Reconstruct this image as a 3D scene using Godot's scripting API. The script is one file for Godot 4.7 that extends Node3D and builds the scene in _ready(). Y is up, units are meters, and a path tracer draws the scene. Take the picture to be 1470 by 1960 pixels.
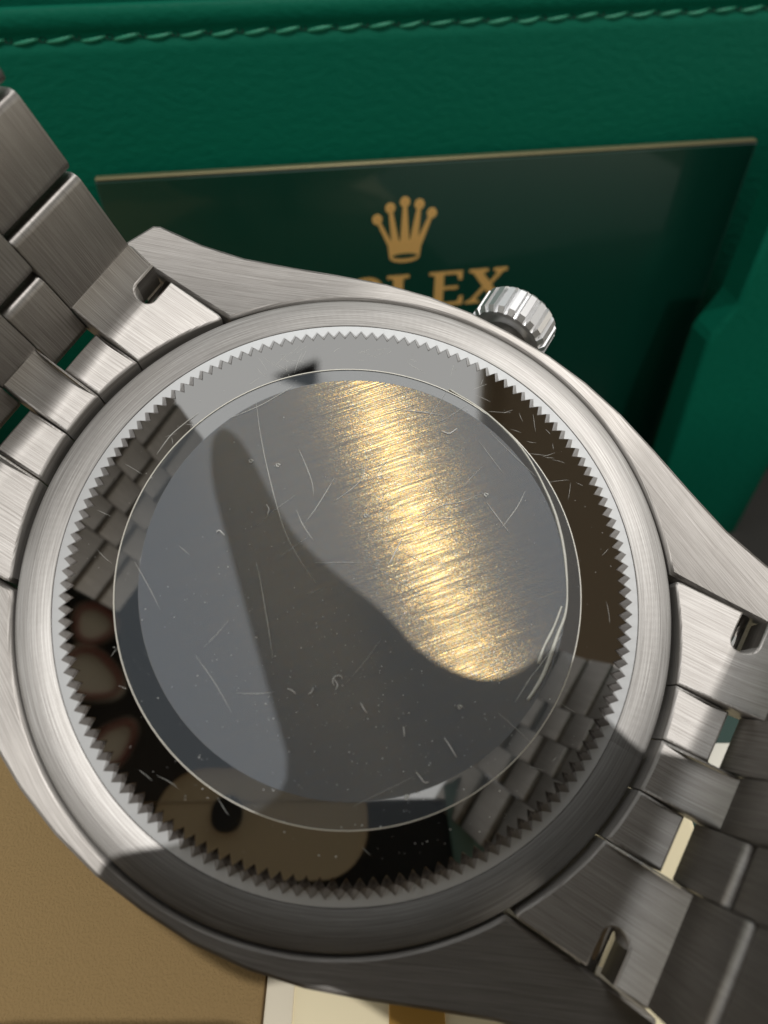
extends Node3D
# Everything is modelled in millimetres and written out in metres.
const MM := 0.001
const CAMERA_HEIGHT := 49.2
var rng := RandomNumberGenerator.new()
var M := {}
var taken := {}


func _ready() -> void:
	rng.seed = 4711
	setup_view()
	make_materials()
	build_table()
	build_box()
	build_card()
	build_surroundings()
	build_watch()


# ---------------------------------------------------------------- camera, sky, sun
func setup_view() -> void:
	var cam := Camera3D.new()
	cam.name = "camera"
	cam.position = Vector3(0, CAMERA_HEIGHT, 0) * MM
	cam.rotation_degrees = Vector3(-45, 0, 0)
	add_child(cam)
	var look := CameraAttributesPhysical.new()
	look.frustum_focal_length = 15.918
	look.frustum_near = 0.003
	look.frustum_far = 10.0
	look.frustum_focus_distance = 0.0435
	look.exposure_aperture = 22.0
	cam.attributes = look
	cam.fov = 74.0
	cam.near = 0.003
	cam.far = 10.0
	cam.current = true

	var sky_material := ProceduralSkyMaterial.new()
	sky_material.sky_top_color = Color(0.73, 0.735, 0.735)
	sky_material.sky_horizon_color = Color(0.90, 0.86, 0.79)
	sky_material.sky_curve = 0.2
	sky_material.ground_bottom_color = Color(0.24, 0.19, 0.14)
	sky_material.ground_horizon_color = Color(0.42, 0.36, 0.28)
	sky_material.sun_angle_max = 20.0
	sky_material.energy_multiplier = 2.0
	var sky := Sky.new()
	sky.sky_material = sky_material
	var e := Environment.new()
	e.background_mode = Environment.BG_SKY
	e.sky = sky
	e.tonemap_mode = Environment.TONE_MAPPER_LINEAR
	e.tonemap_exposure = 0.84
	e.sdfgi_enabled = true
	e.ssao_enabled = true
	e.ssil_enabled = true
	var world := WorldEnvironment.new()
	world.name = "world"
	world.environment = e
	add_child(world)

	var sun := DirectionalLight3D.new()
	sun.name = "sun"
	sun.light_energy = 0.6
	sun.light_color = Color(1.0, 0.99, 0.98)
	sun.light_angular_distance = 0.53
	sun.shadow_enabled = true
	sun.basis = Basis.looking_at(-Vector3(0.146, 0.963, 0.225))
	add_child(sun)


# ---------------------------------------------------------------- bookkeeping
func numbered(called: String) -> String:
	var n: int = taken.get(called, 0)
	taken[called] = n + 1
	return called if n == 0 else "%s_%03d" % [called, n]


func thing(called: String, label: String, category: String, at := Transform3D()) -> Node3D:
	var o := Node3D.new()
	o.name = numbered(called)
	add_child(o)
	o.transform = at
	o.set_meta("label", label)
	o.set_meta("category", category)
	return o


func part(parent: Node, called: String, mesh: Mesh, material: Material, at := Transform3D()) -> MeshInstance3D:
	var o := MeshInstance3D.new()
	o.name = called
	o.mesh = mesh
	o.material_override = material
	o.transform = at
	parent.add_child(o, true)
	return o


func hold(parent: Node, called: String) -> Node3D:
	var o := Node3D.new()
	o.name = called
	parent.add_child(o, true)
	return o


# ---------------------------------------------------------------- mesh building
class Shape:
	var st := SurfaceTool.new()
	var uv_scale := 1.0
	func _init(uv := 1.0) -> void:
		uv_scale = uv
		st.begin(Mesh.PRIMITIVE_TRIANGLES)
	# one triangle, turned so that it faces along «out»
	func tri(a: Vector3, b: Vector3, c: Vector3, ua: Vector2, ub: Vector2, uc: Vector2, out: Vector3, group := -1) -> void:
		if (a - c).cross(a - b).dot(out) < 0.0:
			var t := b
			b = c
			c = t
			var u := ub
			ub = uc
			uc = u
		for k in 3:
			st.set_smooth_group(group)
			st.set_uv(([ua, ub, uc][k] as Vector2) * uv_scale)
			st.add_vertex(([a, b, c][k] as Vector3) * 0.001)
	func quad(a: Vector3, b: Vector3, c: Vector3, d: Vector3, ua: Vector2, ub: Vector2, uc: Vector2, ud: Vector2, out: Vector3, group := -1) -> void:
		tri(a, b, c, ua, ub, uc, out, group)
		tri(a, c, d, ua, uc, ud, out, group)
	func done() -> ArrayMesh:
		st.generate_normals()
		return st.commit()


# a surface of revolution about z; profile of Vector2(r, z); «core» is a point of the profile plane inside the solid
func lathe(s: Shape, profile: Array, core: Vector2, n := 180, group := 0, uv_r := 18.0) -> void:
	for i in n:
		var a0 := TAU * i / n
		var a1 := TAU * (i + 1) / n
		var am := (a0 + a1) / 2.0
		var run := 0.0
		for k in profile.size() - 1:
			var p: Vector2 = profile[k]
			var q: Vector2 = profile[k + 1]
			var step := p.distance_to(q)
			var nrm := Vector2(q.y - p.y, p.x - q.x)
			var mid := (p + q) / 2.0
			if nrm.dot(mid - core) < 0:
				nrm = -nrm
			var out := Vector3(cos(am) * nrm.x, sin(am) * nrm.x, nrm.y)
			s.quad(Vector3(cos(a0) * p.x, sin(a0) * p.x, p.y), Vector3(cos(a1) * p.x, sin(a1) * p.x, p.y), Vector3(cos(a1) * q.x, sin(a1) * q.x, q.y), Vector3(cos(a0) * q.x, sin(a0) * q.x, q.y), Vector2(a0 * uv_r, run), Vector2(a1 * uv_r, run), Vector2(a1 * uv_r, run + step), Vector2(a0 * uv_r, run + step), out, group)
			run += step


func inset(poly: PackedVector2Array, d: float) -> PackedVector2Array:
	var out := PackedVector2Array()
	var n := poly.size()
	var turn := -1.0 if Geometry2D.is_polygon_clockwise(poly) else 1.0
	for i in n:
		var e0 := (poly[i] - poly[(i + n - 1) % n]).normalized()
		var e1 := (poly[(i + 1) % n] - poly[i]).normalized()
		var n0 := Vector2(-e0.y, e0.x) * turn
		var n1 := Vector2(-e1.y, e1.x) * turn
		var m := n0 + n1
		if m.length() < 0.3:
			m = n0
		m = m.normalized()
		out.append(poly[i] + m * d / maxf(0.5, m.dot(n0)))
	return out


# a plate with the outline «poly»; its top lies at height.call(Vector2), its edge is bevelled and falls by «depth»
func slab(s: Shape, poly: PackedVector2Array, height: Callable, bevel: float, depth: float, du := 0.6, uv_turn := 0.0, grain := false) -> void:
	var top := inset(poly, bevel)
	var mid := inset(poly, bevel * 0.3)
	var lo := INF
	var hi := -INF
	for p in top:
		lo = minf(lo, p.x)
		hi = maxf(hi, p.x)
	var steps := maxi(1, ceili((hi - lo) / du))
	for k in steps:
		var x0 := lo + (hi - lo) * k / steps
		var x1 := lo + (hi - lo) * (k + 1) / steps
		var strip := PackedVector2Array([Vector2(x0, -90), Vector2(x1, -90), Vector2(x1, 90), Vector2(x0, 90)])
		for piece in Geometry2D.intersect_polygons(top, strip):
			var t := Geometry2D.triangulate_polygon(piece)
			for j in range(0, t.size(), 3):
				var v := []
				for m in 3:
					var p: Vector2 = piece[t[j + m]]
					v.append(Vector3(p.x, p.y, height.call(p)))
				var u := []
				for m in 3:
					var at: Vector2 = piece[t[j + m]]
					u.append(case_grain(at) if grain else at.rotated(uv_turn))
				s.tri(v[0], v[1], v[2], u[0], u[1], u[2], Vector3(0, 0, 1), 0)
	var n := poly.size()
	var turn := -1.0 if Geometry2D.is_polygon_clockwise(poly) else 1.0
	for i in n:
		var j := (i + 1) % n
		var e := (poly[j] - poly[i]).normalized()
		var o := Vector3(e.y, -e.x, 0) * turn
		var rows := []
		for q in [i, j]:
			var h: float = height.call(top[q])
			rows.append([Vector3(top[q].x, top[q].y, h), Vector3(mid[q].x, mid[q].y, h - bevel * 0.3), Vector3(poly[q].x, poly[q].y, h - bevel), Vector3(poly[q].x, poly[q].y, h - depth)])
		for k in 3:
			var a: Vector3 = rows[0][k]
			var b: Vector3 = rows[1][k]
			var c: Vector3 = rows[1][k + 1]
			var d: Vector3 = rows[0][k + 1]
			s.quad(a, b, c, d, Vector2(a.x, a.z), Vector2(b.x, b.z), Vector2(c.x, c.z), Vector2(d.x, d.z), o + Vector3(0, 0, 1.0 if k < 2 else 0.0), 1 if k < 2 else -1)


func round_rect(a: float, b: float, r: float, n := 6) -> PackedVector2Array:
	var out := PackedVector2Array()
	for q in 4:
		var c: Vector2 = [Vector2(a - r, b - r), Vector2(-a + r, b - r), Vector2(-a + r, -b + r), Vector2(a - r, -b + r)][q]
		for i in n + 1:
			out.append(c + Vector2.from_angle(PI / 2 * (q + float(i) / n)) * r)
	return out


# a bar with a rounded-rectangle section (half sizes a, b) in the x-y plane of «xf», from z0 to z1
func bar(s: Shape, xf: Transform3D, a: float, b: float, r: float, z0: float, z1: float, bevel: float, n := 6) -> void:
	var full := round_rect(a, b, r, n)
	var small := round_rect(a - bevel, b - bevel, maxf(r - bevel, 0.01), n)
	var mid := round_rect(a - bevel * 0.3, b - bevel * 0.3, maxf(r - bevel * 0.3, 0.01), n)
	var rings := [[small, z0], [mid, z0 + bevel * 0.3], [full, z0 + bevel], [full, z1 - bevel], [mid, z1 - bevel * 0.3], [small, z1]]
	var count := full.size()
	for k in rings.size() - 1:
		var run := 0.0
		for i in count:
			var j := (i + 1) % count
			var p: PackedVector2Array = rings[k][0]
			var q: PackedVector2Array = rings[k + 1][0]
			var z: float = rings[k][1]
			var y: float = rings[k + 1][1]
			var l := full[i].distance_to(full[j])
			var m := (full[i] + full[j]) / 2.0
			var e := full[j] - full[i]
			var o := Vector3(e.y, -e.x, 0)
			if Vector2(o.x, o.y).dot(m) < 0:
				o = -o
			o = xf.basis * o.normalized()
			s.quad(xf * Vector3(p[i].x, p[i].y, z), xf * Vector3(p[j].x, p[j].y, z), xf * Vector3(q[j].x, q[j].y, y), xf * Vector3(q[i].x, q[i].y, y), Vector2(run, z), Vector2(run + l, z), Vector2(run + l, y), Vector2(run, y), o, 0)
			run += l
	for side in [0, rings.size() - 1]:
		var p: PackedVector2Array = rings[side][0]
		var z: float = rings[side][1]
		var o: Vector3 = xf.basis * Vector3(0, 0, -1 if side == 0 else 1)
		for i in count:
			var j := (i + 1) % count
			s.tri(xf * Vector3(0, 0, z), xf * Vector3(p[i].x, p[i].y, z), xf * Vector3(p[j].x, p[j].y, z), Vector2.ZERO, p[i], p[j], o, -1)


# a block with softened edges, corners lo and hi
func block(s: Shape, lo: Vector3, hi: Vector3, bevel: float, n := 3) -> void:
	var c := (lo + hi) / 2.0
	bar(s, Transform3D(Basis(), Vector3(c.x, c.y, 0)), (hi.x - lo.x) / 2, (hi.y - lo.y) / 2, bevel, lo.z, hi.z, bevel, n)


# a prism with the outline «poly» in the x-y plane, from z0 to z1
func prism(s: Shape, poly: PackedVector2Array, z0: float, z1: float, bevel := 0.0) -> void:
	slab(s, poly, func(_p): return z1, bevel, z1 - z0, 1000.0)


# a round tube along a line of points
func tube(s: Shape, line: Array, radius: Callable, sides := 6) -> void:
	var n := line.size()
	var rings := []
	for i in n:
		var d: Vector3 = (line[mini(i + 1, n - 1)] - line[maxi(i - 1, 0)]).normalized()
		var x := d.cross(Vector3(0.31, 0.17, 0.93)).normalized()
		var y := d.cross(x)
		var r: float = radius.call(float(i) / (n - 1))
		var ring := []
		for k in sides:
			ring.append(line[i] + (x * cos(TAU * k / sides) + y * sin(TAU * k / sides)) * r)
		rings.append(ring)
	for i in n - 1:
		for k in sides:
			var m := (k + 1) % sides
			var o: Vector3 = rings[i][k] + rings[i][m] - line[i] * 2.0 + (rings[i + 1][k] + rings[i + 1][m] - line[i + 1] * 2.0)
			s.quad(rings[i][k], rings[i][m], rings[i + 1][m], rings[i + 1][k], Vector2(k, i), Vector2(k + 1, i), Vector2(k + 1, i + 1), Vector2(k, i + 1), o, 0)
	for k in sides:
		var m := (k + 1) % sides
		s.tri(line[0], rings[0][k], rings[0][m], Vector2.ZERO, Vector2.ONE, Vector2.ONE, line[0] - line[1], 0)
		s.tri(line[n - 1], rings[n - 1][k], rings[n - 1][m], Vector2.ZERO, Vector2.ONE, Vector2.ONE, line[n - 1] - line[n - 2], 0)


# ---------------------------------------------------------------- materials
# hair-fine brushing along x: many streaks of uneven length
func brushed_height(size: int, count: int, longest: int, seed_: int) -> Image:
	var r := RandomNumberGenerator.new()
	r.seed = seed_
	var h := PackedFloat32Array()
	h.resize(size * size)
	for y in size:
		var v := r.randf_range(-0.12, 0.12)
		for x in size:
			h[y * size + x] = 0.5 + v
	for i in count:
		var y := r.randi() % size
		var x0 := r.randi() % size
		var l := r.randi_range(longest / 8, longest)
		var v := r.randf_range(-0.16, 0.16)
		for k in l:
			var fade := minf(1.0, minf(k, l - k) / (l * 0.2))
			h[y * size + (x0 + k) % size] += v * fade
	var im := Image.create(size, size, false, Image.FORMAT_RF)
	im.set_data(size, size, false, Image.FORMAT_RF, h.to_byte_array())
	return im


func as_normal(im: Image, strength: float) -> ImageTexture:
	var n := im.duplicate() as Image
	n.convert(Image.FORMAT_RGBA8)
	n.bump_map_to_normal_map(strength)
	return ImageTexture.create_from_image(n)


func as_tone(im: Image, lo: Color, hi: Color) -> ImageTexture:
	var size := im.get_width()
	var out := Image.create(size, size, false, Image.FORMAT_RGB8)
	for y in size:
		for x in size:
			out.set_pixel(x, y, lo.lerp(hi, clampf(im.get_pixel(x, y).r, 0, 1)))
	return ImageTexture.create_from_image(out)


func noise(frequency: float, seed_: int, octaves := 4, size := 512, normal := false, strength := 4.0) -> NoiseTexture2D:
	var f := FastNoiseLite.new()
	f.seed = seed_
	f.frequency = frequency
	f.fractal_octaves = octaves
	var t := NoiseTexture2D.new()
	t.width = size
	t.height = size
	t.seamless = true
	t.noise = f
	t.as_normal_map = normal
	t.bump_strength = strength
	return t


func plain(albedo: Color, rough: float, metal := 0.0) -> StandardMaterial3D:
	var m := StandardMaterial3D.new()
	m.albedo_color = albedo.linear_to_srgb()
	m.roughness = rough
	m.metallic = metal
	return m


func brushed(albedo: Color, rough: float, aniso: float, normal: Texture2D, scale: float, tone: Texture2D = null) -> StandardMaterial3D:
	var m := plain(albedo, rough, 1.0)
	m.anisotropy_enabled = true
	m.anisotropy = -aniso
	m.normal_enabled = true
	m.normal_texture = normal
	m.normal_scale = scale
	if tone:
		m.albedo_texture = tone
	return m


func make_materials() -> void:
	var fine := brushed_height(512, 9000, 240, 1)
	var long := brushed_height(512, 5000, 420, 2)
	var fine_n := as_normal(fine, 6.0)
	var long_n := as_normal(long, 6.0)
	var tone := as_tone(fine, Color(0.72, 0.71, 0.70), Color(1, 1, 1))
	M.case = brushed(Color(0.36, 0.345, 0.325), 0.44, 0.9, fine_n, 0.06, tone)
	M.ring = brushed(Color(0.305, 0.298, 0.285), 0.43, 0.92, long_n, 0.06, tone)
	M.link = brushed(Color(0.56, 0.54, 0.515), 0.54, 0.7, fine_n, 0.06, tone)
	M.polished = plain(Color(0.40, 0.39, 0.375), 0.03, 1.0)
	M.crown = plain(Color(0.75, 0.75, 0.75), 0.45, 1.0)
	M.tooth = plain(Color(0.33, 0.30, 0.28), 0.16, 1.0)
	M.frosted = plain(Color(0.62, 0.63, 0.63), 0.6, 0.8)
	M.gold = plain(Color(0.78, 0.47, 0.15), 0.36, 0.35)
	M.gilt = plain(Color(0.27, 0.24, 0.13), 0.4, 0.6)

	# the satin disc: hair lines made of tiny facets that throw mixed colours, alike all over the disc
	var size := 900
	var r := RandomNumberGenerator.new()
	r.seed = 77
	var h := brushed_height(size, 16000, 150, 5)
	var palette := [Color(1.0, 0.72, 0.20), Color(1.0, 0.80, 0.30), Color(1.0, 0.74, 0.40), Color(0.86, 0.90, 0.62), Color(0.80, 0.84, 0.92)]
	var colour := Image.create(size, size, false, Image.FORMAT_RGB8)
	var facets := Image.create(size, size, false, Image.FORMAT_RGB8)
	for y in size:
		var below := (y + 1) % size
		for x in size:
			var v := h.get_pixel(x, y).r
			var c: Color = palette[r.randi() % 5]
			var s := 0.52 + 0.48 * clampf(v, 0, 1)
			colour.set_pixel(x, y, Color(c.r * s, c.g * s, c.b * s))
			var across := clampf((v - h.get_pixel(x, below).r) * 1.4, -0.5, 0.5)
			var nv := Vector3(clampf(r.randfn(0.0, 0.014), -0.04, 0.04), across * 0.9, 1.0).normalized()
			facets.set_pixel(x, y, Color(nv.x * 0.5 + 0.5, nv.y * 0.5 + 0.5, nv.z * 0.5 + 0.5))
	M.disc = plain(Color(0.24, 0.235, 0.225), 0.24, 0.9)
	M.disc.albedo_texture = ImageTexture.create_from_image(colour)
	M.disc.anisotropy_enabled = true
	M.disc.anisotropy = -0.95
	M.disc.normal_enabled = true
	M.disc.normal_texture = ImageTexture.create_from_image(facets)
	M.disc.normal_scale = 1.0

	M.film = plain(Color(0.58, 0.68, 0.78), 0.55)
	M.film.albedo_color.a = 0.07
	M.film.transparency = BaseMaterial3D.TRANSPARENCY_ALPHA
	M.adhesive = plain(Color(0.44, 0.49, 0.56), 0.7)
	M.adhesive.albedo_color.a = 0.24
	M.adhesive.transparency = BaseMaterial3D.TRANSPARENCY_ALPHA
	M.adhesive.metallic_specular = 0.2
	M.film_edge = plain(Color(0.85, 0.82, 0.72), 0.3)
	M.lint = plain(Color(0.85, 0.85, 0.82), 0.8)
	M.crease = plain(Color(0.75, 0.74, 0.66), 0.35)
	M.crease.albedo_color.a = 0.8
	M.crease.transparency = BaseMaterial3D.TRANSPARENCY_ALPHA
	M.scratch = plain(Color(0.62, 0.62, 0.58), 0.5)

	M.leather = plain(Color(0.001, 0.10, 0.058), 0.55)
	M.leather.metallic_specular = 0.2
	M.leather.normal_enabled = true
	M.leather.normal_texture = noise(0.03, 9, 5, 512, true, 3.0)
	M.leather.normal_scale = 0.55
	M.leather.uv1_triplanar = true
	M.leather.uv1_scale = Vector3(40, 70, 40)
	M.thread = plain(Color(0.01, 0.20, 0.11), 0.55)
	M.card = plain(Color(0.001, 0.034, 0.021), 0.3)
	M.card.clearcoat_enabled = true
	M.card.clearcoat = 0.6
	M.card.clearcoat_roughness = 0.05
	M.suede = plain(Color(0.27, 0.18, 0.075), 0.95)
	M.suede.rim_enabled = true
	M.suede.rim = 0.4
	M.suede.rim_tint = 0.8
	M.suede.normal_enabled = true
	M.suede.normal_texture = noise(0.09, 21, 5, 512, true, 3.0)
	M.suede.uv1_triplanar = true
	M.suede.uv1_scale = Vector3(90, 90, 90)
	M.cream = plain(Color(0.88, 0.78, 0.53), 0.7)
	M.pale = plain(Color(0.78, 0.71, 0.56), 0.7)
	M.paper = plain(Color(0.80, 0.77, 0.68), 0.7)
	M.ochre = plain(Color(0.42, 0.23, 0.04), 0.6)
	M.brown = plain(Color(0.42, 0.37, 0.30), 0.8)
	M.brown.backlight_enabled = true
	M.brown.backlight = Color(0.55, 0.52, 0.46)
	M.champagne = plain(Color(0.50, 0.42, 0.33), 0.5)
	M.black = plain(Color(0.006, 0.006, 0.007), 0.4)
	M.tan = plain(Color(0.72, 0.59, 0.43), 0.5)
	M.teal = plain(Color(0.22, 0.36, 0.34), 0.5)
	M.red = plain(Color(0.22, 0.01, 0.01), 0.6)
	M.wood = plain(Color(0.05, 0.045, 0.04), 0.6)


# ---------------------------------------------------------------- what it lies on
func build_table() -> void:
	var s := Shape.new()
	block(s, Vector3(-1500, -60, -2500), Vector3(1500, -30, 30), 1.0)
	var t := part(self, "table_top", s.done(), M.wood)
	t.set_meta("kind", "structure")
	s = Shape.new()
	block(s, Vector3(-110, -30, -46), Vector3(-7.22, 0, 26), 0.3)
	var o := part(self, "suede_cushion", s.done(), M.suede)
	o.set_meta("label", "tan suede cushion under the lower left side of the watch")
	o.set_meta("category", "cushion")
	var b := thing("cream_carton", "cream carton with an ochre band beside the tan suede cushion", "carton")
	s = Shape.new()
	block(s, Vector3(-7.2, -30, -24), Vector3(22, -0.3, 26), 0.5)
	part(b, "body", s.done(), M.cream)
	s = Shape.new()
	block(s, Vector3(0.3, -0.6, -22), Vector3(3.6, -0.12, 25), 0.1)
	part(b, "ochre_band", s.done(), M.ochre)
	s = Shape.new()
	block(s, Vector3(-7.1, -0.6, -22), Vector3(-5.4, -0.14, 25), 0.1)
	part(b, "pale_edge", s.done(), M.pale)


	b = thing("green_booklet", "green booklet with a small white tag lying under the right bracelet strand", "booklet")
	s = Shape.new()
	block(s, Vector3(22.4, -30, -44), Vector3(90, -3, 26), 0.5)
	part(b, "cover", s.done(), M.card)
	s = Shape.new()
	block(s, Vector3(25.6, -3.2, -25.6), Vector3(28.2, -2.7, -23.4), 0.1)
	part(b, "white_tag", s.done(), M.paper)


# the box and the card are turned ten degrees about the vertical
func back_frame() -> Transform3D:
	return Transform3D(Basis(Vector3(0.985, 0, -0.170), Vector3.UP, Vector3(0.170, 0, 0.985)).orthonormalized(), Vector3(-28.4, 0, -70) * MM)


func build_box() -> void:
	var b := thing("watch_box", "green leather watch box with a stitched upright wall behind the watch", "box", back_frame())
	# upright wall: a profile (depth, height) run along x
	var profile := [Vector2(-4.0, -30), Vector2(-3, -30), Vector2(-3, 20), Vector2(-2.9, 34.9), Vector2(-3.02, 35.5), Vector2(-3.3, 35.85), Vector2(-3.34, 36.25), Vector2(-3.1, 36.6), Vector2(-2.9, 37.0), Vector2(-2.9, 37.7), Vector2(-3.05, 38.2), Vector2(-3.4, 38.5), Vector2(-3.8, 38.5), Vector2(-4.0, 38.2), Vector2(-4.0, -30)]
	var s := Shape.new()
	var n := 60
	for i in n:
		var x0 := -45.0 + 165.0 * i / n
		var x1 := -45.0 + 165.0 * (i + 1) / n
		for k in profile.size() - 1:
			var p: Vector2 = profile[k]
			var q: Vector2 = profile[k + 1]
			var o := Vector3(0, p.x - q.x, q.y - p.y)
			s.quad(Vector3(x0, p.y + x0 * 0.008, p.x), Vector3(x1, p.y + x1 * 0.008, p.x), Vector3(x1, q.y + x1 * 0.008, q.x), Vector3(x0, q.y + x0 * 0.008, q.x), Vector2(x0, p.y), Vector2(x1, p.y), Vector2(x1, q.y), Vector2(x0, q.y), o, 0)
	part(b, "upright_wall", s.done(), M.leather)
	s = Shape.new()
	block(s, Vector3(-70, -30, -20), Vector3(140, 80, -16), 0.5)
	part(b, "rear_panel", s.done(), M.leather)
	# thread: each stitch rises out of one needle hole and sinks into the next
	s = Shape.new()
	var ring := []
	for i in 13:
		ring.append(Vector3(0.30 * cos(TAU * i / 12), 0.24 * sin(TAU * i / 12), 0.02))
	for i in 12:
		s.tri(Vector3(0, 0, -0.25), ring[i], ring[i + 1], Vector2.ZERO, Vector2.ZERO, Vector2.ZERO, Vector3(0, 0, 1), 0)
	var hole := s.done()
	for i in 31:
		var line := []
		var slope := rng.randf_range(0.30, 0.46)
		var half := rng.randf_range(1.12, 1.24)
		var sag := rng.randf_range(-0.12, 0.02)
		for k in 11:
			var t := k / 10.0
			line.append(Vector3(-half + 2.0 * half * t, slope * (t - 0.5) + sag * sin(PI * t), 0.24 * sin(PI * t) - 0.12))
		s = Shape.new()
		var fat := rng.randf_range(0.19, 0.23)
		tube(s, line, func(t): return fat * (0.6 + 0.4 * sin(PI * t)) * (1.0 + 0.10 * sin(t * 34.0)), 8)
		var x := -9.0 + 2.93 * i + rng.randf_range(-0.06, 0.06)
		var y := 36.05 + x * 0.008 + rng.randf_range(-0.06, 0.06)
		var o := part(b, "stitch", s.done(), M.thread, Transform3D(Basis(), Vector3(x, y, -3.22) * MM))
		part(o, "needle_hole", hole, M.black, Transform3D(Basis(), Vector3(1.46, slope * 0.25, -0.06) * MM))
	# the stepped upright at the right
	s = Shape.new()
	prism(s, PackedVector2Array([Vector2(67.6, -30), Vector2(66.3, 6.2), Vector2(66.6, 7.2), Vector2(68.1, 10.3), Vector2(68.4, 11.2), Vector2(68.6, 30), Vector2(84, 30), Vector2(84, -30)]), 6.0, 10.0, 0.5)
	part(b, "side_upright", s.done(), M.leather)


func build_card() -> void:
	var c := thing("card_holder", "glossy dark green card holder with gilt edge, gold crown emblem and lettering", "card holder", back_frame())
	var s := Shape.new()
	block(s, Vector3(0, -30, -0.9), Vector3(70.8, 25.0, 0), 0.2)
	part(c, "card", s.done(), M.card)
	s = Shape.new()
	block(s, Vector3(0.1, 25.0, -0.9), Vector3(70.6, 25.24, 0.02), 0.08)
	part(c, "gilt_edge", s.done(), M.gilt)
	# emblem, in millimetres on the card
	var px := func(x: float, y: float) -> Vector2: return Vector2(27.37 + (x - 710.0) / 17.2, 21.31 - (y - 383.0) * 0.0582)
	var e := hold(c, "crown_emblem")
	var bottom := PackedVector2Array()
	for i in 13:
		var a := PI + PI * i / 12.0
		bottom.append(px.call(775.5 + 30.0 * cos(a), 491.0 - 11.0 * sin(a)))
	bottom.append(px.call(809, 461))
	bottom.append(px.call(776, 456))
	bottom.append(px.call(742, 463))
	s = Shape.new()
	prism(s, bottom, 0.0, 0.03, 0.0)
	part(e, "base", s.done(), M.gold)
	var balls := [Vector2(722, 415.5), Vector2(746.7, 396), Vector2(774.5, 386.6), Vector2(802, 392.4), Vector2(826.5, 409.7)]
	var feet := [[742, 754], [750, 766], [766, 785], [784, 801], [796, 809]]
	for i in 5:
		s = Shape.new()
		var w := 3.6
		prism(s, PackedVector2Array([px.call(feet[i][0], 466), px.call(feet[i][1], 468), px.call(balls[i].x + w, balls[i].y), px.call(balls[i].x - w, balls[i].y)]), 0.0, 0.034 + 0.003 * i, 0.0)
		part(e, "prong", s.done(), M.gold)
		var ball := PackedVector2Array()
		for k in 20:
			ball.append((px.call(balls[i].x, balls[i].y) as Vector2) + Vector2.from_angle(TAU * k / 20) * 0.56)
		s = Shape.new()
		prism(s, ball, 0.0, 0.05, 0.01)
		part(e, "ball", s.done(), M.gold)
	var hole := PackedVector2Array()
	for k in 24:
		hole.append(px.call(776.5 + 25.0 * cos(TAU * k / 24), 489.0 + 5.0 * sin(TAU * k / 24)))
	s = Shape.new()
	prism(s, hole, 0.0, 0.06, 0.0)
	part(e, "opening", s.done(), M.card)
	var font := SystemFont.new()
	font.font_names = PackedStringArray(["Droid Serif"])
	font.font_weight = 700
	var spans := [["R", 19.5, 24.4], ["O", 24.6, 28.9], ["L", 29.2, 33.7], ["E", 34.2, 38.45], ["X", 38.8, 43.9]]
	for item in spans:
		var t := TextMesh.new()
		t.text = item[0]
		t.font = font
		t.font_size = 64
		t.pixel_size = 0.001
		t.depth = 0.01
		var box := t.get_aabb()
		var o := part(c, "letter", t, M.gold)
		var k := Vector3((item[2] - item[1]) * MM / box.size.x, 4.3 * MM / box.size.y, 0.05 * MM / box.size.z)
		o.transform = Transform3D(Basis.from_scale(k), Vector3(item[1], 8.55, 0.02) * MM - Vector3(box.position.x, box.position.y, 0) * k)


# ---------------------------------------------------------------- the watch
# x runs along the bracelet, y towards the winding crown, z out of the case back
func watch_frame() -> Transform3D:
	var x := Vector3(0.85243, -0.28185, 0.44037)
	var z := Vector3(0.05031, 0.88257, 0.46748)
	return Transform3D(Basis(x, z.cross(x), z).orthonormalized(), Vector3(-1.903, -30.925 + CAMERA_HEIGHT, -25.25) * MM)


func lug_height(p: Vector2) -> float:
	return -0.42 + 0.0068 * pow(maxf(0.0, absf(p.x) - 11.5), 2.0)


# the satin grain of the case follows its outer edge
func case_grain(p: Vector2) -> Vector2:
	var x := absf(p.x)
	var edge := sqrt(20.1 * 20.1 - x * x) if x < 8.5 else 18.2 - (x - 8.5) * 0.49
	return Vector2(p.x, absf(p.y) - edge)


func end_height(p: Vector2) -> float:
	var d := maxf(0.0, absf(p.x) - 16.5)
	return -0.25 + 0.21 * d + 0.235 * pow(maxf(0.0, d - 4.0), 2.0)


func build_watch() -> void:
	var w := thing("wristwatch", "steel wristwatch lying dial down, round fluted case back under a clear protective film", "wristwatch", watch_frame())
	build_case(w)
	build_case_back(w)
	build_film(w)
	build_crown(w)
	for side in [-1, 1]:
		build_end_link(w, side)
	build_bracelet(w, -1, [Vector3(22.4, 0.9, 0), Vector3(23.2, 2.9, 0), Vector3(24.85, 7.3, 0), Vector3(26.7, 12.0, 0), Vector3(27.6, 17.0, 0), Vector3(27.7, 22.0, 0), Vector3(27.0, 27.0, 0), Vector3(26.0, 33.0, 0), Vector3(24.5, 39.0, 0)], 8)
	build_bracelet(w, 1, [Vector3(22.3, 0.9, 0), Vector3(23.25, 2.9, 0), Vector3(22.75, 7.5, 0), Vector3(22.7, 12.4, 0), Vector3(22.9, 17.2, 0), Vector3(22.9, 22.0, 0), Vector3(22.4, 27.0, 0.2), Vector3(21.2, 32.0, 0.5), Vector3(18.8, 37.0, 0.9), Vector3(15.0, 41.5, 1.3), Vector3(10.0, 44.6, 1.6), Vector3(4.0, 46.4, 1.9), Vector3(-2.0, 47.0, 2.2), Vector3(-8.0, 46.6, 2.6), Vector3(-16.0, 45.0, 3.0)], 8)
	build_clasp(w)


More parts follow.
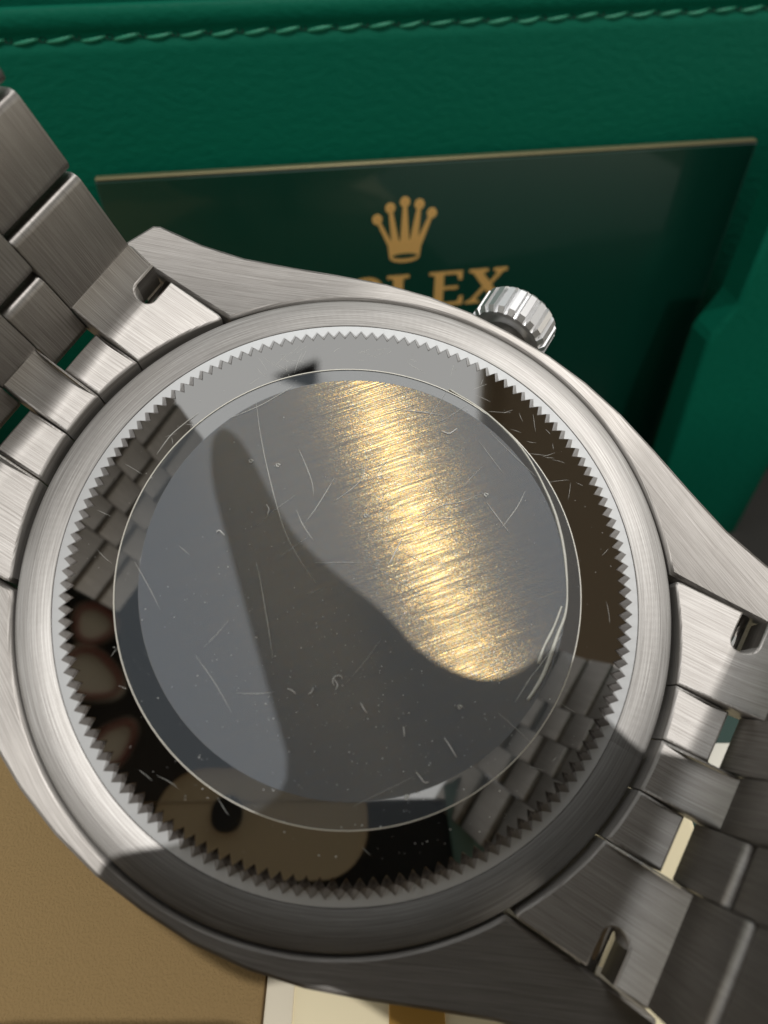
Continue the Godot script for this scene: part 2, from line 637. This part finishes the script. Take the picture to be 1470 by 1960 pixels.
func build_case(w: Node3D) -> void:
	var s := Shape.new(1.0 / 11.0)
	var outline := [Vector2(0, 20.1), Vector2(3, 20.0), Vector2(6, 19.55), Vector2(9, 18.75), Vector2(12, 17.6), Vector2(15, 16.3), Vector2(18, 15.0), Vector2(20.8, 14.15), Vector2(23.7, 13.6), Vector2(24.1, 13.3), Vector2(24.7, 11.2), Vector2(24.5, 10.72), Vector2(22, 10.62), Vector2(19, 10.62), Vector2(16.9, 10.62)]
	for side in [-1, 1]:
		var poly := PackedVector2Array()
		for i in range(outline.size() - 1, -1, -1):
			poly.append(Vector2(outline[i].x, outline[i].y * side))
		for i in range(1, outline.size()):
			poly.append(Vector2(-outline[i].x, outline[i].y * side))
		for i in 45:
			var a := deg_to_rad(146.6 - 113.2 * i / 44.0)
			poly.append(Vector2(cos(a) * 19.32, sin(a) * 19.32 * side))
		slab(s, poly, lug_height, 0.22, 7.0, 0.5, 0.0, true)
	part(w, "case", s.done(), M.case)
	s = Shape.new(0.1)
	lathe(s, [Vector2(19.25, -2.2), Vector2(19.25, -7.0), Vector2(19.6, -7.3), Vector2(18.6, -10.0), Vector2(16.0, -10.6), Vector2(0, -10.7)], Vector2(8, -6))
	lathe(s, [Vector2(19.25, -2.2), Vector2(0, -2.2)], Vector2(8, -6))
	part(w, "bezel", s.done(), M.polished)


func build_case_back(w: Node3D) -> void:
	var s := Shape.new(1.0 / 14.0)
	lathe(s, [Vector2(17.0, -0.6), Vector2(17.0, -0.05), Vector2(17.05, 0.0), Vector2(18.95, -0.26), Vector2(19.1, -0.33), Vector2(19.16, -0.45), Vector2(19.16, -2.3)], Vector2(18, -1.5), 240)
	part(w, "back_rim", s.done(), M.ring)

	var back := hold(w, "case_back")
	var n := 144
	var step := TAU / n
	var at := func(r: float, i: float, z: float) -> Vector3: return Vector3(cos(step * i) * r, sin(step * i) * r, z)
	# frosted band with the zigzag foot of the teeth
	s = Shape.new()
	for i in n:
		var zig := [at.call(16.65, i, 0.0), at.call(16.25, i + 0.5, 0.0), at.call(16.65, i + 1, 0.0)]
		var rim := [at.call(16.98, i, -0.03), at.call(16.98, i + 0.5, -0.03), at.call(16.98, i + 1, -0.03)]
		for k in 2:
			s.quad(zig[k], zig[k + 1], rim[k + 1], rim[k], Vector2.ZERO, Vector2.ZERO, Vector2.ZERO, Vector2.ZERO, Vector3(0, 0, 1), 0)
	part(back, "frosted_band", s.done(), M.frosted)
	# polished plate
	s = Shape.new()
	for i in n:
		var zig := [at.call(15.90, i, 1.0), at.call(15.40, i + 0.5, 1.0), at.call(15.90, i + 1, 1.0)]
		for k in 2:
			s.quad(zig[k], zig[k + 1], at.call(0.5, i + 0.5 + 0.5 * k, 1.0), at.call(0.5, i + 0.5 * k, 1.0), Vector2.ZERO, Vector2.ZERO, Vector2.ZERO, Vector2.ZERO, Vector3(0, 0, 1), 0)
	part(back, "polished_plate", s.done(), M.polished)
	# one notch between two teeth, repeated round the plate
	s = Shape.new()
	var top := [at.call(15.90, -0.5, 1.0), at.call(15.40, 0, 1.0), at.call(15.90, 0.5, 1.0)]
	var lip := [at.call(15.97, -0.5, 0.95), at.call(15.47, 0, 0.95), at.call(15.97, 0.5, 0.95)]
	var foot := [at.call(16.65, -0.5, 0.0), at.call(16.25, 0, 0.0), at.call(16.65, 0.5, 0.0)]
	for k in 2:
		s.quad(top[k], top[k + 1], lip[k + 1], lip[k], Vector2.ZERO, Vector2.ZERO, Vector2.ZERO, Vector2.ZERO, Vector3(1, 0, 1))
		s.quad(lip[k], lip[k + 1], foot[k + 1], foot[k], Vector2.ZERO, Vector2.ZERO, Vector2.ZERO, Vector2.ZERO, Vector3(1, 0, 1))
	var notch := s.done()
	for i in n:
		part(back, "tooth", notch, M.tooth, Transform3D(Basis(Vector3(0, 0, 1), step * (i + 0.5)), Vector3.ZERO))
	# fine wear on the polished plate
	for i in 64:
		var a := rng.randf() * TAU if i < 24 else rng.randf_range(0.9, 2.6)
		var c := Vector2.from_angle(a) * rng.randf_range(13.5, 15.2)
		var l := Vector2.from_angle(a + rng.randf_range(-1.0, 1.0) + (PI / 2 if rng.randf() < 0.6 else 0.0)) * rng.randf_range(0.15, 0.8)
		if (c + l).length() > 15.3 or (c - l).length() > 15.3:
			continue
		s = Shape.new()
		tube(s, smooth_line([c - l, c + l.orthogonal() * rng.randf_range(-0.08, 0.08), c + l], 1.0, 0.0), func(t): return 0.002 + 0.007 * sin(PI * t), 5)
		part(back, "scratch", s.done(), M.scratch)
	# satin disc in the middle
	s = Shape.new(1.0 / 26.0)
	var rings := [[12.2, 0.995], [12.17, 1.012], [0.0, 1.012]]
	var c := Vector2(0.05, 0.39)
	for i in 120:
		for k in 2:
			var q := []
			var u := []
			for m in [[i, k], [i + 1, k], [i + 1, k + 1], [i, k + 1]]:
				var p: Vector2 = c + Vector2.from_angle(TAU * m[0] / 120.0) * rings[m[1]][0]
				q.append(Vector3(p.x, p.y, rings[m[1]][1]))
				u.append(p.rotated(deg_to_rad(-52)))
			if k == 0:
				s.quad(q[0], q[1], q[2], q[3], u[0], u[1], u[2], u[3], Vector3(q[0].x, q[0].y, 3), -1)
			else:
				s.tri(q[0], q[1], q[2], u[0], u[1], u[2], Vector3(0, 0, 1), 0)
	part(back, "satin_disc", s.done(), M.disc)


# pixel of the photograph (1470 wide) -> point on the film, for the marks that lie on it
func build_film(w: Node3D) -> void:
	var f := hold(w, "protective_film")
	var s := Shape.new()
	for i in 160:
		var a := Vector2.from_angle(TAU * i / 160.0)
		var b := Vector2.from_angle(TAU * (i + 1) / 160.0)
		s.tri(Vector3(a.x * 13.22, a.y * 13.22, 1.06), Vector3(b.x * 13.22, b.y * 13.22, 1.06), Vector3(0, 0, 1.06), a, b, Vector2.ZERO, Vector3(0, 0, 1), 0)
	part(f, "film_sheet", s.done(), M.film)
	s = Shape.new()
	for i in 120:
		var a := Vector2(0.05, 0.39) + Vector2.from_angle(TAU * i / 120.0) * 12.19
		var b := Vector2(0.05, 0.39) + Vector2.from_angle(TAU * (i + 1) / 120.0) * 12.19
		s.tri(Vector3(a.x, a.y, 1.035), Vector3(b.x, b.y, 1.035), Vector3(0.05, 0.39, 1.035), a, b, Vector2.ZERO, Vector3(0, 0, 1), 0)
	part(f, "adhesive_layer", s.done(), M.adhesive)
	s = Shape.new()
	lathe(s, [Vector2(13.20, 1.075), Vector2(13.235, 1.08), Vector2(13.26, 1.06), Vector2(13.25, 1.004)], Vector2(13.0, 1.0), 160)
	part(f, "film_edge", s.done(), M.film_edge)
	# creases, scratches and lint that lie on the film
	var creases := [
		[Vector2(-1.18, 13.34), Vector2(1.54, 13.18), Vector2(4.63, 12.25), Vector2(7.39, 10.41), Vector2(9.25, 8.52), Vector2(10.64, 6.44), Vector2(11.41, 4.78), Vector2(11.63, 3.18), Vector2(11.92, 1.00), Vector2(11.82, -0.69)],
		[Vector2(11.07, 4.92), Vector2(11.23, 3.62), Vector2(11.26, 2.27), Vector2(11.41, 1.35)]]
	for line in creases:
		s = Shape.new()
		tube(s, smooth_line(line, 1.062, 0.03), func(t): return 0.05 + 0.07 * absf(sin(9.0 * t)) * t, 5)
		part(f, "crease", s.done(), M.crease)
	var scratches := [
		[Vector2(-10.85, 6.24), Vector2(-9.58, 4.78), Vector2(-8.14, 3.29), Vector2(-6.41, 1.67), Vector2(-4.74, 0.27), Vector2(-3.24, -0.62), Vector2(-1.50, -1.39)],
		[Vector2(-5.08, -2.13), Vector2(-4.39, -2.77), Vector2(-3.44, -3.75), Vector2(-2.21, -5.04), Vector2(-1.24, -6.11)],
		[Vector2(-6.84, 4.92), Vector2(-5.94, 4.30), Vector2(-4.97, 3.54), Vector2(-4.47, 2.89)],
		[Vector2(-4.05, 4.52), Vector2(-3.95, 2.65), Vector2(-3.98, 1.31)],
		[Vector2(-4.88, 1.68), Vector2(-4.02, 1.10), Vector2(-2.99, 0.63)],
		[Vector2(1.57, 4.81), Vector2(2.13, 6.31), Vector2(3.15, 7.34), Vector2(3.84, 8.36)],
		[Vector2(11.31, -0.03), Vector2(11.59, 1.63), Vector2(11.81, 3.47)],
		[Vector2(11.27, -1.19), Vector2(11.42, 0.69)],
		[Vector2(-3.09, 6.51), Vector2(-2.65, 5.21), Vector2(-3.26, 3.28)],
		[Vector2(-3.20, 10.34), Vector2(-2.05, 10.95), Vector2(-0.56, 11.61)],
		[Vector2(5.92, 7.17), Vector2(6.10, 8.81), Vector2(6.03, 9.94)],
		[Vector2(4.35, 8.09), Vector2(5.76, 7.45), Vector2(6.46, 7.14)],
		[Vector2(-11.47, 4.38), Vector2(-10.38, 6.12), Vector2(-9.47, 8.19)],
		[Vector2(-13.72, 0.13), Vector2(-13.75, 1.70), Vector2(-13.26, 3.65)]]
	for line in scratches:
		s = Shape.new()
		tube(s, smooth_line(line, 1.062, 0.02), func(t): return 0.006 + 0.018 * sin(PI * t), 5)
		part(f, "scratch", s.done(), M.scratch)
	for i in 26:
		var c := Vector2.from_angle(rng.randf() * TAU) * sqrt(rng.randf()) * 12.5
		var a := rng.randf_range(-0.5, 1.6)
		var l := Vector2.from_angle(a) * rng.randf_range(0.4, 2.2)
		s = Shape.new()
		tube(s, smooth_line([c - l, c + l.orthogonal() * rng.randf_range(-0.06, 0.06), c + l], 1.062, 0.02), func(t): return 0.003 + 0.009 * sin(PI * t), 5)
		part(f, "scratch", s.done(), M.scratch)
	var fibres := [
		[Vector2(2.40, -5.56), Vector2(2.17, -5.41), Vector2(2.18, -5.12), Vector2(2.41, -4.94), Vector2(2.61, -5.05)],
		[Vector2(2.22, -5.29), Vector2(2.52, -5.43), Vector2(2.59, -5.71)],
		[Vector2(4.09, -5.59), Vector2(4.45, -5.78), Vector2(4.69, -5.86)],
		[Vector2(8.87, -4.78), Vector2(9.39, -5.02), Vector2(9.94, -5.30)],
		[Vector2(8.44, -7.04), Vector2(8.79, -7.15), Vector2(9.07, -7.25), Vector2(9.26, -7.13)],
		[Vector2(0.33, -7.03), Vector2(0.63, -6.97), Vector2(0.87, -7.02)],
		[Vector2(1.50, -6.25), Vector2(1.54, -6.51), Vector2(1.44, -6.67)],
		[Vector2(1.28, 3.50), Vector2(1.44, 1.77)],
		[Vector2(6.70, -5.42), Vector2(7.02, -5.85)],
		[Vector2(-7.47, -1.81), Vector2(-7.90, -1.72), Vector2(-7.96, -1.94)],
		[Vector2(-0.17, 10.61), Vector2(0.32, 10.72), Vector2(0.55, 11.29)],
		[Vector2(-6.52, 1.02), Vector2(-6.21, 0.84), Vector2(-6.11, 0.53)]]
	for line in fibres:
		s = Shape.new()
		tube(s, smooth_line(line, 1.10, 0.05), func(t): return 0.014 + 0.016 * sin(PI * t), 5)
		part(f, "lint_fibre", s.done(), M.lint)
	for p in [Vector2(4.14, 8.47), Vector2(-1.24, 3.53), Vector2(8.80, -2.96), Vector2(8.64, -8.34), Vector2(-8.83, 2.77), Vector2(-7.33, 3.41)]:
		s = Shape.new()
		var ring := []
		for i in 9:
			var q: Vector2 = p + Vector2.from_angle(TAU * i / 8.0) * (0.10 + 0.03 * sin(i * 2.1))
			ring.append(Vector3(q.x, q.y, 1.07))
		tube(s, ring, func(t): return 0.035 + 0.02 * sin(11.0 * t), 5)
		part(f, "speck", s.done(), M.scratch)
	# fine dust
	s = Shape.new()
	for i in 620:
		var p := Vector2.from_angle(rng.randf() * TAU) * sqrt(rng.randf()) * 15.2
		if rng.randf() < 0.55:
			p = Vector2(rng.randfn(3.0, 6.0), rng.randfn(-6.5, 3.6))
		if p.length() > 15.2:
			continue
		var r := 0.014 + 0.034 * pow(rng.randf(), 3.0)
		var z := (1.06 if p.length() < 13.2 else 1.0) + r * 0.6
		var o := Vector3(p.x, p.y, z)
		var e := [Vector3(r, 0, 0), Vector3(0, r * 0.8, 0), Vector3(-r, 0, 0), Vector3(0, -r * 0.8, 0)]
		for k in 4:
			for up in [1, -1]:
				s.tri(o + e[k], o + e[(k + 1) % 4], o + Vector3(0, 0, r * up), Vector2.ZERO, Vector2.ZERO, Vector2.ZERO, e[k] + e[(k + 1) % 4] + Vector3(0, 0, r * up))
	var dust := part(f, "dust", s.done(), M.lint)
	dust.set_meta("kind", "stuff")


# the points of a rough polyline joined by a soft curve that wavers a little in height
func smooth_line(points: Array, z: float, lift: float) -> Array:
	var c := Curve2D.new()
	for i in points.size():
		var d: Vector2 = (points[mini(i + 1, points.size() - 1)] - points[maxi(i - 1, 0)]) / 6.0
		c.add_point(points[i], -d, d)
	var out := []
	var n := maxi(6, ceili(c.get_baked_length() / 0.35))
	for i in n + 1:
		var p := c.sample_baked(c.get_baked_length() * i / n, true)
		out.append(Vector3(p.x, p.y, z + lift * 0.3 * sin(i * 1.7)))
	return out


func build_crown(w: Node3D) -> void:
	var k := hold(w, "winding_crown")
	var flutes := 22
	var ring := func(r: float, dip: float) -> Array:
		var out := []
		for i in flutes:
			for q in [[-0.34, 0.0], [0.20, 0.0], [0.34, 1.0], [0.52, 1.0]]:
				var a: float = TAU * (i + q[0]) / flutes
				out.append(Vector2(cos(a), sin(a)) * (r - dip * q[1]))
		return out
	var rows := [[ring.call(2.35, 0.0), 21.35], [ring.call(2.60, 0.05), 21.42], [ring.call(2.92, 0.30), 21.75], [ring.call(2.92, 0.30), 23.5], [ring.call(2.70, 0.10), 23.75], [ring.call(2.30, 0.0), 23.85]]
	var centre := Vector3(-0.4, 0, -3.4)
	var s := Shape.new()
	var count: int = rows[0][0].size()
	for r in rows.size() - 1:
		for i in count:
			var j := (i + 1) % count
			var p: Array = rows[r][0]
			var q: Array = rows[r + 1][0]
			var a := centre + Vector3(p[i].x, rows[r][1], p[i].y)
			var b := centre + Vector3(p[j].x, rows[r][1], p[j].y)
			var c := centre + Vector3(q[j].x, rows[r + 1][1], q[j].y)
			var d := centre + Vector3(q[i].x, rows[r + 1][1], q[i].y)
			var o := Vector3(p[i].x + p[j].x, 0, p[i].y + p[j].y).normalized() + Vector3(0, [-1.5, -1, 0, 1, 1.5][r], 0)
			s.quad(a, b, c, d, Vector2.ZERO, Vector2.ZERO, Vector2.ZERO, Vector2.ZERO, o, -1)
	for r in [0, rows.size() - 1]:
		for i in count:
			var j := (i + 1) % count
			var p: Array = rows[r][0]
			s.tri(centre + Vector3(0, rows[r][1], 0), centre + Vector3(p[i].x, rows[r][1], p[i].y), centre + Vector3(p[j].x, rows[r][1], p[j].y), Vector2.ZERO, Vector2.ZERO, Vector2.ZERO, Vector3(0, -1 if r == 0 else 1, 0), -1)
	part(k, "fluted_cap", s.done(), M.crown)
	s = Shape.new()
	tube(s, [centre + Vector3(0, 18.5, 0), centre + Vector3(0, 20.5, 0), centre + Vector3(0, 21.4, 0)], func(_t): return 1.7, 24)
	part(k, "crown_tube", s.done(), M.polished)


func build_end_link(w: Node3D, side: int) -> void:
	var e := hold(w, "end_link")
	var arc := func(v0: float, v1: float) -> Array:
		var out := []
		for i in 13:
			var v := lerpf(v0, v1, i / 12.0)
			out.append(Vector2(sqrt(19.48 * 19.48 - v * v), v))
		return out
	for v in [-1, 1]:
		var poly := arc.call(4.72, 10.1)
		poly.append_array([Vector2(16.62, 10.36), Vector2(16.95, 10.46), Vector2(20.52, 10.46)])
		for i in 13:
			var a := PI + PI * i / 12.0
			poly.append(Vector2(21.12 + 0.60 * cos(a), 8.75 + 0.60 * sin(a)))
		poly.append_array([Vector2(21.72, 10.46), Vector2(22.9, 10.42), Vector2(23.12, 10.25), Vector2(23.12, 4.72)])
		add_segment(e, poly, side, v, 0.12)
		poly = arc.call(1.56, 4.63)
		poly.append_array([Vector2(21.75, 4.63), Vector2(21.75, 1.56)])
		add_segment(e, poly, side, v, 0.14)
	var mid := arc.call(-1.47, 1.47)
	mid.append_array([Vector2(23.12, 1.47), Vector2(23.12, -1.47)])
	add_segment(e, mid, side, 1, 0.14)
	var s := Shape.new()
	tube(s, [Vector3(side * 21.0, -10.9, -0.5), Vector3(side * 21.0, 10.9, -0.5)], func(_t): return 0.42, 16)
	part(e, "spring_bar", s.done(), M.polished)


func add_segment(e: Node3D, points: Array, side: int, flip: int, bevel: float) -> void:
	var poly := PackedVector2Array()
	for p in points:
		poly.append(Vector2(p.x * side, p.y * flip))
	var s := Shape.new(1.0 / 11.0)
	slab(s, poly, end_height, bevel, 1.9, 0.35)
	part(e, "segment", s.done(), M.link)


# the open clasp at the end of the right-hand strand, above the camera: the disc lies in its shade
func build_clasp(w: Node3D) -> void:
	var k := hold(w, "clasp")
	var s := Shape.new(1.0 / 11.0)
	var blade := PackedVector2Array([Vector2(19.5, -4.6), Vector2(19.5, 12.9), Vector2(13.5, 13.6), Vector2(10.6, 15.0), Vector2(9.4, 15.1), Vector2(8.6, 13.0), Vector2(7.6, 11.8), Vector2(6.0, 11.0), Vector2(3.2, 10.8), Vector2(0.6, 11.7), Vector2(-3.0, 12.1), Vector2(-6.4, 12.7), Vector2(-9.5, 14.4), Vector2(-12.2, 16.0), Vector2(-13.6, 16.2), Vector2(-14.0, 15.4), Vector2(-12.4, 13.2), Vector2(-10.2, 11.3), Vector2(-6.6, 8.2), Vector2(-3.0, 5.2), Vector2(1.6, 1.4), Vector2(-1.8, -3.2), Vector2(-5.4, -6.0), Vector2(-5.2, -7.2), Vector2(-4.2, -7.6), Vector2(4.2, -7.6), Vector2(6.4, -5.8), Vector2(8.4, -4.6)])
	for turn in 2:
		var softer := PackedVector2Array()
		for i in blade.size():
			var next := blade[(i + 1) % blade.size()]
			softer.append(blade[i].lerp(next, 0.25))
			softer.append(blade[i].lerp(next, 0.75))
		blade = softer
	slab(s, blade, func(_p): return 47.0, 0.15, 1.0, 1000.0)
	part(k, "blade", s.done(), M.link)
	s = Shape.new()
	tube(s, [Vector3(18.6, -4.2, 45.2), Vector3(18.6, 12.6, 45.2)], func(_t): return 0.9, 16)
	part(k, "hinge", s.done(), M.polished)


# what the polished parts mirror: the telephone that takes the picture and a printed cloth, both behind the lens
func build_surroundings() -> void:
	var tilt := Transform3D(Basis(Vector3(1, 0, 0), deg_to_rad(-45)), Vector3(0, CAMERA_HEIGHT, 0) * MM)
	var t := thing("phone", "champagne phone that takes the picture, its black camera island facing the watch", "phone", tilt)
	var body := round_rect(38.0, 62.0, 5.0, 8)
	for i in body.size():
		body[i] += Vector2(-12.0, -69.6)
	var s := Shape.new()
	prism(s, body, 1.6, 9.5, 0.6)
	part(t, "body", s.done(), M.champagne)
	s = Shape.new()
	var island := round_rect(17.0, 6.8, 4.0, 8)
	for i in island.size():
		island[i] += Vector2(-5.0, -14.6)
	prism(s, island, 1.0, 1.7, 0.0)
	part(t, "camera_island", s.done(), M.black)
	s = Shape.new()
	var patch := round_rect(10.5, 5.2, 4.6, 8)
	for i in patch.size():
		patch[i] += Vector2(-8.5, -9.8)
	prism(s, patch, 0.8, 1.1, 0.0)
	part(t, "tan_patch", s.done(), M.tan)
	s = Shape.new()
	var eye := round_rect(1.5, 1.7, 1.4, 6)
	for i in eye.size():
		eye[i] += Vector2(-12.0, -9.0)
	prism(s, eye, 0.6, 0.9, 0.0)
	part(t, "sensor", s.done(), M.black)
	s = Shape.new()
	var plate := PackedVector2Array([Vector2(10.5, -14), Vector2(10, -6.5), Vector2(14, -4.6), Vector2(18.6, -11.5), Vector2(17, -14)])
	prism(s, plate, 0.7, 0.95, 0.0)
	part(t, "teal_patch", s.done(), M.teal)

	# overhead, seen only in the polished steel
	var awning := thing("awning", "brown fabric awning with a pale front bar, high above the right side of the table", "awning")
	var over := Vector3(-5, 18, -25)
	var edge := [over + Vector3(0.235, 0.97, -0.5) * 700, over + Vector3(0.26, 0.97, 0.5) * 700, over + Vector3(0.75, 0.62, 0.6) * 700, over + Vector3(0.75, 0.62, -0.6) * 700]
	var up := (edge[1] - edge[0] as Vector3).cross(edge[3] - edge[0]).normalized()
	if up.y < 0:
		up = -up
	var s0 := Shape.new()
	for k in 2:
		s0.quad(edge[0] + up * 4 * k, edge[1] + up * 4 * k, edge[2] + up * 4 * k, edge[3] + up * 4 * k, Vector2(0, 0), Vector2(1, 0), Vector2(1, 1), Vector2(0, 1), up * (k * 2 - 1))
	part(awning, "cloth", s0.done(), M.brown)
	s0 = Shape.new()
	tube(s0, [edge[0] - up * 6, (edge[0] + edge[1]) / 2.0 - up * 6, edge[1] - up * 6], func(_t): return 5.0, 10)
	part(awning, "front_bar", s0.done(), M.paper)
	var flag := thing("pennant", "small dark triangular pennant hanging high above the table", "pennant")
	s0 = Shape.new()
	var corner := [over + Vector3(-0.075, 1.0, -0.02) * 600, over + Vector3(-0.005, 1.0, -0.05) * 600, over + Vector3(-0.005, 1.0, 0.0) * 600]
	for k in 2:
		s0.tri(corner[0] + Vector3(0, 1.5 * k, 0), corner[1] + Vector3(0, 1.5 * k, 0), corner[2] + Vector3(0, 1.5 * k, 0), Vector2.ZERO, Vector2.ONE, Vector2.ONE, Vector3(0, k * 2 - 1, 0))
	part(flag, "cloth", s0.done(), M.black)

	var towards := Vector3(-0.285, 0.87, 0.40).normalized()
	var z := towards
	var x := Vector3.UP.cross(z).normalized()
	var y := z.cross(x)
	var c := thing("printed_cloth", "black cloth printed with cream shapes outlined in red, hanging left of the camera", "cloth", Transform3D(Basis(x, y, z), Vector3(-17, 18, -22) * MM + towards * 0.16))
	s = Shape.new()
	var sheet := round_rect(48, 36, 4, 4)
	for i in sheet.size():
		sheet[i] += Vector2(17, -6)
	prism(s, sheet, 0.0, 1.2, 0.0)
	part(c, "cloth", s.done(), M.black)
	var shapes := [[Vector2(-6.5, 9.5), Vector2(6.0, 5.5)], [Vector2(1.0, -1.5), Vector2(9.0, 6.5)], [Vector2(16.5, -12.5), Vector2(5.0, 7.0)], [Vector2(-13.0, -16.0), Vector2(6.0, 5.0)]]
	for q in shapes:
		var blob := PackedVector2Array()
		var outline := []
		for i in 37:
			var d := Vector2.from_angle(TAU * i / 36.0)
			var p: Vector2 = q[0] + d * q[1] * (1.0 + 0.08 * sin(3.0 * TAU * i / 36.0 + q[0].x))
			if i < 36:
				blob.append(p)
			var r: Vector2 = q[0] + (p - q[0]) * 0.82
			outline.append(Vector3(r.x, r.y, -0.2))
		s = Shape.new()
		prism(s, blob, -0.2, 0.3, 0.0)
		part(c, "cream_print", s.done(), M.paper)
		s = Shape.new()
		tube(s, outline, func(_t): return 0.55, 6)
		part(c, "red_outline", s.done(), M.red)


func along(path: Array, d: float) -> Vector3:
	# distance 0 is the second point of the path
	if d < 0:
		return path[1] + (path[1] - path[0]).normalized() * d
	for i in range(1, path.size() - 1):
		var l: float = path[i].distance_to(path[i + 1])
		if d <= l or i == path.size() - 2:
			return path[i] + (path[i + 1] - path[i]) / l * d
		d -= l
	return path[path.size() - 1]


func build_bracelet(w: Node3D, side: int, path: Array, links: int) -> void:
	var b := hold(w, "bracelet")
	var pitch := 4.87
	for k in links:
		for row in [["outer_link", 4.72, 10.3, 0.12], ["outer_link", -10.3, -4.72, 0.12], ["centre_link", -1.5, 1.5, 0.12], ["inner_link", 1.57, 4.65, -2.3], ["inner_link", -4.65, -1.57, -2.3]]:
			var s0: float = row[3] + pitch * k
			var p0 := along(path, s0 - (1.0 if k == 0 and row[3] > 0 else 0.0))
			var p1 := along(path, s0 + pitch - 0.28)
			var x := (p1 - p0).normalized()
			x = Vector3(x.x * side, x.z, x.y)
			var y := x.cross(Vector3(0, side, 0)).normalized()
			var z := x.cross(y)
			if z.y < 0:
				z = -z
			var thick := 2.3
			var m := (p0 + p1) / 2.0
			var xf := Transform3D(Basis(x, y, z), Vector3(m.x * side, m.z, m.y))
			xf.origin -= y * thick / 2.0 * (1.0 if y.x * side < 0 or (absf(y.x) < 0.5 and y.z < 0) else -1.0)
			var s := Shape.new(1.0 / 11.0)
			bar(s, xf, p0.distance_to(p1) / 2.0, thick / 2.0, 0.52, row[1], row[2], 0.08)
			part(b, row[0], s.done(), M.link)
